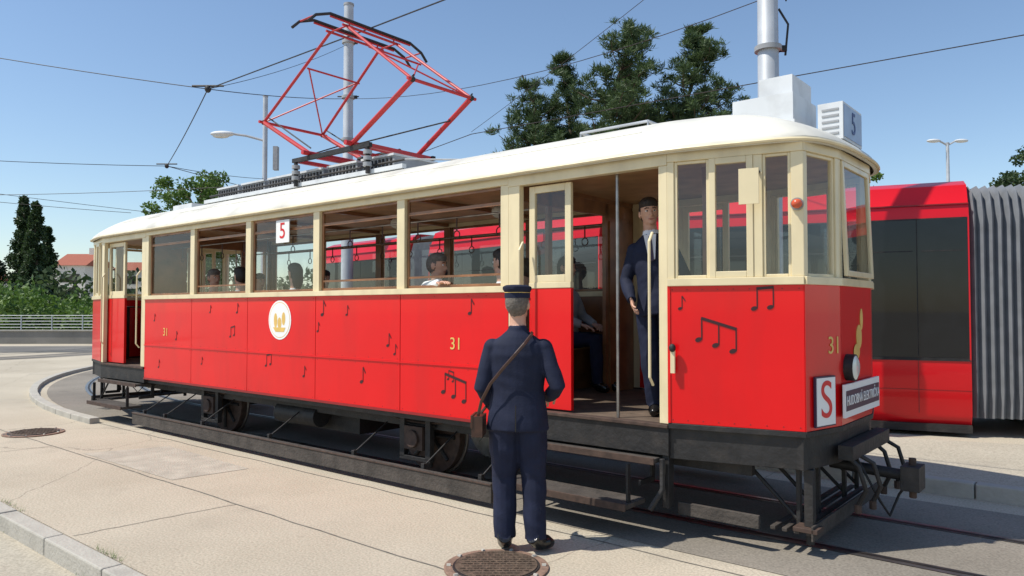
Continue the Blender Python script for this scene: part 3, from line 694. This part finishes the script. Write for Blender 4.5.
def broad(name,x,y,h,rx,z0,leafm,seed,clumps=60,per=160,ls=.16,col=False):
    random.seed(seed); root=empty(name,Matrix.Translation((x,y,0))); t=MB(); lv=Leaves()
    cz=(h+z0)/2; rz=(h-z0)/2
    t.tube([(0,0,0),(.1,0,z0*.6),(0,.1,cz),(0,0,h*.8)],[h*.03,h*.024,h*.016,.03],'bark',10)
    for c in range(clumps):
        if col:
            f=random.random(); rr=rx*(1-f)**.75*random.uniform(.3,1)+.08; a=random.uniform(0,6.28); p=np.array([math.cos(a)*rr,math.sin(a)*rr,z0+(h-z0)*f]); cr=(.25+.75*(1-f))*rx*.45
        else:
            d=rdir(1)[0]; r=random.uniform(.35,1)**.5; p=np.array([d[0]*rx*r,d[1]*rx*r,cz+d[2]*rz*r]); cr=random.uniform(.5,1)*rx*.28
        if c%3==0: t.tube([(0,0,max(z0*.8,p[2]-rz*.5)),tuple(p*.5+np.array([0,0,p[2]*.5-rz*.12])),tuple(p)],[.09,.05,.02],'bark',5)
        n=per; q=rdir(n)*np.cbrt(rng.uniform(.2,1,n))[:,None]*cr*np.array([1,1,1.3 if col else .75]); dd=rdir(n)
        lv.quads(p+q,dd,perp(dd),rng.uniform(.8,1.5,n)*ls,rng.uniform(.5,.9,n)*ls)
    t.obj('trunk_and_limbs',root,smooth=50); lv.obj('foliage',leafm,root)
broad('deciduous_tree',-17.0,40,9.4,2.7,3.2,'leaf',4,80,190,.17)
broad('cypress_tree',-46.4,70,12.2,1.5,.8,'leafdark',9,120,110,.24,True)
broad('cypress_tree',-43.9,68,11.4,1.4,.8,'leafdark',10,120,110,.24,True)
broad('cypress_tree',-45.3,72,9.5,1.3,.8,'leafdark',15,90,110,.24,True)
broad('cypress_tree',-50.0,70,12.4,1.9,1.0,'leafdark',12,110,130,.24,True)
broad('deciduous_tree',29.0,60,13.6,2.2,4,'leaf',13,60,140,.24)
broad('deciduous_tree',42.8,60,15.8,3.2,4,'leafdark',14,90,150,.25)
root=empty('distant_trees'); lv=Leaves()
for i in range(420):
    x=random.uniform(-75,75); y=random.uniform(62,90); hh=random.uniform(3.0,6.0)
    if x<-40: hh*=.75
    n=110; q=rdir(n)*np.cbrt(rng.uniform(.2,1,n))[:,None]*np.array([2.2,2.0,hh/2]); dd=rdir(n)
    lv.quads(np.array([x,y,hh/2])+q,dd,perp(dd),rng.uniform(.4,.8,n),rng.uniform(.25,.5,n))
lv.obj('foliage','leafdark',root)
root=empty('bushes'); lv=Leaves()
for i in range(260):
    x=random.uniform(-40,-8); y=random.uniform(39,46); hh=random.uniform(1.6,3.2)*(1.1 if x<-26 else .8)
    n=120; q=rdir(n)*np.cbrt(rng.uniform(.2,1,n))[:,None]*np.array([1.1,1.0,hh/2]); dd=rdir(n)
    lv.quads(np.array([x,y,hh/2])+q,dd,perp(dd),rng.uniform(.18,.34,n),rng.uniform(.12,.22,n))
lv.obj('foliage','leaf',root)
rw=MB(); rw.box(-45,30,36,36.4,0,.62,'wallc'); rw.box(-45,30,35.95,36.45,.62,.68,'kerb'); rw.obj('retaining_wall')
rr=MB()
for i in range(50): rr.tube([(-45+i*1.5,36.2,.68),(-45+i*1.5,36.2,1.38)],.03,'galv',6)
for z in(.8,.95,1.1,1.25,1.38): rr.tube([(-45,36.2,z),(29,36.2,z)],.016,'galv',6)
rr.obj('railing')
def house(x,y,w_,d_,h,hr):
    root=empty('house',Matrix.Translation((x,y,0))); m=MB(); m.box(-w_/2,w_/2,0,d_,0,h,'housewall')
    m.add([(-w_/2-.4,-.4,h),(w_/2+.4,-.4,h),(w_/2+.4,d_+.4,h),(-w_/2-.4,d_+.4,h),(-w_/2-.4,d_/2,hr),(w_/2+.4,d_/2,hr)],[(0,1,5,4),(2,3,4,5),(0,4,3),(1,2,5)],'houseroof')
    for i in range(3):
        for z in(1,4,6.2):
            if z+1.4<h: m.box(-w_/2+1+i*(w_-2)/3,-w_/2+2.1+i*(w_-2)/3,-.03,0,z,z+1.4,'darkglass')
    m.box(w_*.2,w_*.2+.7,d_/2-.3,d_/2+.4,hr-1,hr+1,'housewall')
    m.obj('walls_and_roof',root)
house(-73,122,5,8,9.0,11.2); house(-67.5,130,5,8,8.6,10.3); house(-98,130,9,8,7,9.5)

# ============================================================ PEOPLE
CLOTH={'navy','navy2','shirtwhite','shirtgrey','shirtpink'}
def remesh(mb,name,vox,mw,sm=4):
    me=bpy.data.meshes.new('src'); me.from_pydata(mb.v,[],mb.f); me.update()
    o=bpy.data.objects.new('src',me); scene.collection.objects.link(o)
    r=o.modifiers.new('r','REMESH'); r.mode='VOXEL'; r.voxel_size=vox
    s=o.modifiers.new('s','SMOOTH'); s.factor=.5; s.iterations=sm
    dg=bpy.context.evaluated_depsgraph_get(); nm=bpy.data.meshes.new_from_object(o.evaluated_get(dg))
    bvh=BVHTree.FromPolygons([Vector(v) for v in mb.v],mb.f)
    names=list(dict.fromkeys(mb.m)); nm.materials.clear()
    for x in names: nm.materials.append(MATS[x])
    idx=[]; cl=set()
    for p in nm.polygons:
        h=bvh.find_nearest(p.center); i=names.index(mb.m[h[2]]); idx.append(i)
        if names[i] in CLOTH: cl.update(p.vertices)
    nrm=[v.normal.copy() for v in nm.vertices]
    for i in cl:
        v=nm.vertices[i]; c=v.co
        a=noise.noise(Vector((c.x*5+c.z*3,c.y*5,c.z*6)))*.008+noise.noise(Vector((c.x*10+c.z*8,c.y*10-c.z*6,c.z*14+3)))*.004
        v.co=c+nrm[i]*a
    nm.polygons.foreach_set('material_index',idx); nm.polygons.foreach_set('use_smooth',[True]*len(nm.polygons)); nm.update()
    bpy.data.objects.remove(o)
    ob=bpy.data.objects.new(name,nm); scene.collection.objects.link(ob); ob.matrix_world=mw
    return ob
def hand(mb,wr,d,palm,side,curl=.5,mt='skin'):
    d=Vector(d).normalized(); pn=Vector(palm); pn=(pn-d*pn.dot(d)).normalized(); sd=d.cross(pn)*side; wr=Vector(wr)
    mb.tube([wr-d*.02,wr+d*.02,wr+d*.06,wr+d*.095],[.026,.034,.042,.038],mt,12,flat=.42,up=pn)
    for i,(o,L) in enumerate(((.03,.072),(.010,.08),(-.011,.075),(-.031,.058))):
        p=wr+d*.088+sd*o; q=[p-d*.02]; dd=d.copy()
        for s in(.42,.32,.26):
            p=p+dd*L*s; q.append(p.copy()); dd=(dd*math.cos(curl)+pn*math.sin(curl)).normalized()
        mb.tube(q,[.0095,.009,.0085,.007],mt,7)
    p=wr+d*.025+sd*.03; mb.tube([p,p+(d*.5+sd*.7).normalized()*.035,p+(d*.5+sd*.7).normalized()*.035+(d+pn*.3).normalized()*.03,p+(d*.5+sd*.7).normalized()*.035+(d+pn*.5).normalized()*.052],[.013,.0115,.010,.008],mt,7)
def person(name,M,p,legs,arms,top,bottom,hair='hair',yaw=0,nod=0,vox=.009,coat=False,collar=None,longhair=False,cap=False,slim=1,shoe='shoe',fringe=True):
    b=MB(); k=slim
    if coat: rg=[(0,0,p-.13,.196*k,.145),(0,0,p-.06,.190*k,.142),(0,0,p+.02,.180*k,.132),(0,0,p+.14,.162*k,.120),(0,0,p+.28,.178*k,.130),(0,-.005,p+.38,.188*k,.128),(0,-.01,p+.45,.172*k,.106),(0,-.01,p+.50,.120,.085),(0,0,p+.54,.076,.070)]
    else: rg=[(0,0,p-.08,.165*k,.12),(0,0,p,.168*k,.12),(0,0,p+.13,.148*k,.11),(0,0,p+.28,.165*k,.12),(0,-.005,p+.38,.178*k,.115),(0,-.01,p+.45,.160*k,.09),(0,-.01,p+.50,.105,.07),(0,0,p+.54,.062,.06)]
    b.rings(rg,top,24)
    if collar: b.rings([(0,0,p+.51,.076,.074),(0,0,p+.575,.063,.066)],collar,20)
    b.tube([(0,-.005,p+.50),(0,.01,p+.66)],[.060,.055],'skin',14)
    for (hip,kn,an,toe) in legs:
        b.tube([hip,Vector(hip).lerp(Vector(kn),.5),kn,Vector(kn).lerp(Vector(an),.4),an],([.105*k,.098*k,.084,.080,.076] if coat else [.098*k,.088*k,.072,.068,.055]),bottom,14)
        a=Vector(an); t=Vector(toe); b.tube([a+Vector((0,-.03,.02))-(t-a)*.2,a.lerp(t,.2)+Vector((0,0,-.02)),a.lerp(t,.65),t],[.05,.052,.050,.028],shoe,12)
    for s,(el,wr) in zip((-1,1),arms):
        sh=Vector((s*.160*k,-.01,p+.425)); b.ell(sh,(.062,.064,.060),top)
        b.tube([sh,sh.lerp(Vector(el),.5),el,Vector(el).lerp(Vector(wr),.45),wr],[.060,.060,.054,.050,.042],top,14)
    H=Matrix.Translation((0,0,p+.60))@Matrix.Rotation(yaw,4,'Z')@Matrix.Rotation(nod,4,'X')@Matrix.Translation((0,0,-(p+.60)))
    z=p+.72
    b.ell((0,.005,z+.015),(.074,.095,.105),'skin',H,20,14); b.ell((0,.035,z-.055),(.055,.062,.058),'skin',H,16,10); b.ell((0,.075,z-.085),(.026,.022,.022),'skin',H)
    b.tube([(0,.092,z+.015),(0,.108,z-.012),(0,.115,z-.03),(0,.096,z-.038)],[.009,.011,.014,.010],'skin',8,H)
    for s in(-1,1): b.ell((s*.077,-.002,z-.005),(.012,.020,.032),'skin',H)
    b.ell((0,-.016,z+.022),(.081,.097,.108),hair,H,20,14)
    if fringe and not cap: b.ell((0,.012,z+.078),(.080,.096,.062),hair,H,20,12)
    if longhair: b.ell((0,-.055,z-.06),(.075,.05,.13),hair,H)
    o=remesh(b,name,vox,M)
    hd=MB()
    for s,(el,wr) in zip((-1,1),arms):
        d=Vector(wr)-Vector(el); hand(hd,Vector(wr)-d.normalized()*.01,d,(-s,0,.2) if abs(d.normalized().z)>.6 else (0,0,-1),-1 if s>0 else 1,.45)
    hd.obj('hands',o,smooth=60)
    fc=MB()
    for s in(-1,1):
        fc.ell((s*.030,.0865,z+.008),(.014,.010,.008),'eyewhite',H); fc.ell((s*.030,.0945,z+.008),(.0065,.004,.0065),'hair',H)
        fc.tube([(s*.014,.101,z+.028),(s*.032,.098,z+.034),(s*.050,.083,z+.027)],[.003,.0045,.003],'hair',6,H)
    fc.tube([(-.026,.091,z-.058),(0,.1,z-.063),(.026,.091,z-.058)],[.003,.0065,.003],'lips',6,H)
    fc.obj('face',o,smooth=60)
    if cap:
        c=MB(); c.rings([(0,-.008,z+.045,.086,.103),(0,-.008,z+.090,.087,.104)],'navy2',28,H)
        c.rings([(0,-.010,z+.0905,.089,.106),(0,-.010,z+.105,.098,.117),(0,-.012,z+.122,.096,.114),(0,-.014,z+.133,.075,.09),(0,-.016,z+.136,.03,.03)],'navy',28,H)
        c.rings([(0,-.008,z+.080,.0885,.1055),(0,-.008,z+.084,.0885,.1055)],'gold',28,H)
        c.add([H@Vector((math.sin(t)*.086,math.cos(t)*.10-.008,z+.052)) for t in np.linspace(-1.1,1.1,11)]+[H@Vector((math.sin(t)*.086,math.cos(t)*.150-.008,z+.030)) for t in np.linspace(-1.1,1.1,11)],[(i,i+1,i+12,i+11) for i in range(10)],'shoe')
        c.obj('peaked_cap',o,smooth=40)
    return o
CM=Matrix.Translation((.04,5.13,0))@Matrix.Rotation(R(-6),4,'Z')@Matrix.Scale(1.01,4)
cond=person('tram_conductor',CM,.95,
  [((-.085,0,.90),(-.095,.03,.49),(-.085,-.02,.09),(-.11,.13,.035)),((.085,0,.90),(.105,.03,.49),(.125,-.03,.09),(.23,.07,.035))],
  [((-.245,-.03,1.10),(-.19,.15,.95)),((.275,-.06,1.12),(.20,.15,1.02))],'navy','navy2',hair='hairgrey',vox=.0075,coat=True,yaw=R(-14),cap=True,slim=1.10,collar='navy')
bg=MB()
bg.box(-.300,-.225,-.13,.06,.78,.92,'leather'); bg.box(-.306,-.290,-.135,.065,.84,.927,'leather'); bg.box(-.309,-.305,-.05,-.02,.83,.86,'steel')
sp=[(-.26,-.10,.92),(-.235,-.115,1.02),(-.17,-.147,1.14),(-.08,-.157,1.25),(.0,-.157,1.34),(.06,-.135,1.41),(.10,-.085,1.465),(.10,.0,1.482),(.06,.10,1.42),(-.06,.15,1.2),(-.20,.12,1.0),(-.26,.03,.92)]
bg.tube(sp,.012,'leather',6,flat=.35)
bg.tube([(.0,-.150,1.0),(0,-.152,.90),(0,-.156,.825)],.004,'shoe',5)
bg.obj('shoulder_bag',cond,bevel=.008)
DM=TM@Matrix.Translation((1.26,.44,.82))@Matrix.Rotation(R(-5.5),4,'Y')@Matrix.Rotation(R(-155),4,'Z')@Matrix.Scale(.965,4)
drv=person('tram_driver',DM,.95,
  [((-.09,0,.90),(-.09,.02,.50),(-.09,-.02,.09),(-.1,.13,.035)),((.09,0,.90),(.09,.02,.50),(.09,-.02,.09),(.1,.13,.035))],
  [((-.24,-.02,1.13),(-.2,.16,.98)),((.24,-.02,1.13),(.19,.16,.95))],'navy','navy2',vox=.008,yaw=R(14),coat=True,collar='shirtwhite',slim=.90)
tie=MB(); tie.wallpoly([(-.05,1.475),(.05,1.475),(.025,1.27),(-.025,1.27)],.110,.136,'shirtwhite'); tie.wallpoly([(-.012,1.46),(.012,1.46),(.016,1.26),(-.016,1.26)],.1365,.142,'signdark'); tie.obj('shirt_and_tie',drv)
def seated(x,y,ang,top,hair,long=False,arms=None,nod=0,yaw=0):
    M=TM@Matrix.Translation((x,y,.82))@Matrix.Rotation(ang,4,'Z')
    return person('passenger',M,.55,[((-.09,.02,.52),(-.10,.43,.52),(-.10,.45,.09),(-.1,.58,.035)),((.09,.02,.52),(.10,.43,.52),(.10,.45,.09),(.1,.58,.035))],
      arms or [((-.23,.05,.76),(-.12,.27,.68)),((.23,.05,.76),(.12,.27,.68))],top,'navy2',hair=hair,longhair=long,vox=.012,nod=nod,yaw=yaw,slim=.92)
seated(-3.75,.42,R(90),'shirtwhite','hair',True)
seated(-1.28,.40,R(-90),'shirtwhite','hairgrey',False,[((-.22,.05,.80),(-.10,.25,.74)),((.27,.14,1.06),(.34,.40,1.08))],yaw=R(20))
seated(-1.05,1.55,R(90),'shirtgrey','hair'); seated(-5.75,.45,R(-90),'shirtpink','hairgrey'); seated(-.5,1.55,R(-90),'shirtgrey','hair',True); seated(-4.8,1.6,R(-90),'shirtgrey','hair')
seated(-.42,.42,R(90),'shirtwhite','hair',True); seated(-2.45,1.6,R(90),'shirtpink','hair',True); seated(-5.0,.42,R(90),'shirtgrey','hair'); seated(-6.4,1.55,R(-90),'shirtwhite','hair')

# ============================================================ LIGHT + CAMERA
wd_=bpy.data.worlds.new("World"); scene.world=wd_; wd_.use_nodes=True; nt=wd_.node_tree
sky=nt.nodes.new('ShaderNodeTexSky'); sky.sky_type='NISHITA'; sky.sun_disc=False
EL=R(57); hx,hy=.968,.25
sky.sun_elevation=EL; sky.sun_rotation=math.atan2(-hx,-hy); sky.air_density=1.1; sky.dust_density=.4; sky.ozone_density=3.0
bgn=nt.nodes['Background']; bgn.inputs[1].default_value=.15; nt.links.new(sky.outputs[0],bgn.inputs[0])
sl=bpy.data.lights.new('sun','SUN'); sl.energy=5.0; sl.angle=R(.53); sl.color=(1,.95,.86)
so=bpy.data.objects.new('sun',sl); scene.collection.objects.link(so)
so.rotation_euler=Vector((math.cos(EL)*hx,math.cos(EL)*hy,-math.sin(EL))).to_track_quat('-Z','Y').to_euler()
cam=bpy.data.cameras.new('camera'); cam.lens=26.0; cam.sensor_width=36; cam.clip_end=2000; cam.clip_start=.05
co=bpy.data.objects.new('camera',cam); scene.collection.objects.link(co); co.location=(0,0,1.65); co.rotation_euler=(R(91.7),0,0)
scene.camera=co
scene.view_settings.view_transform='Standard'; scene.view_settings.look='None'; scene.view_settings.exposure=0
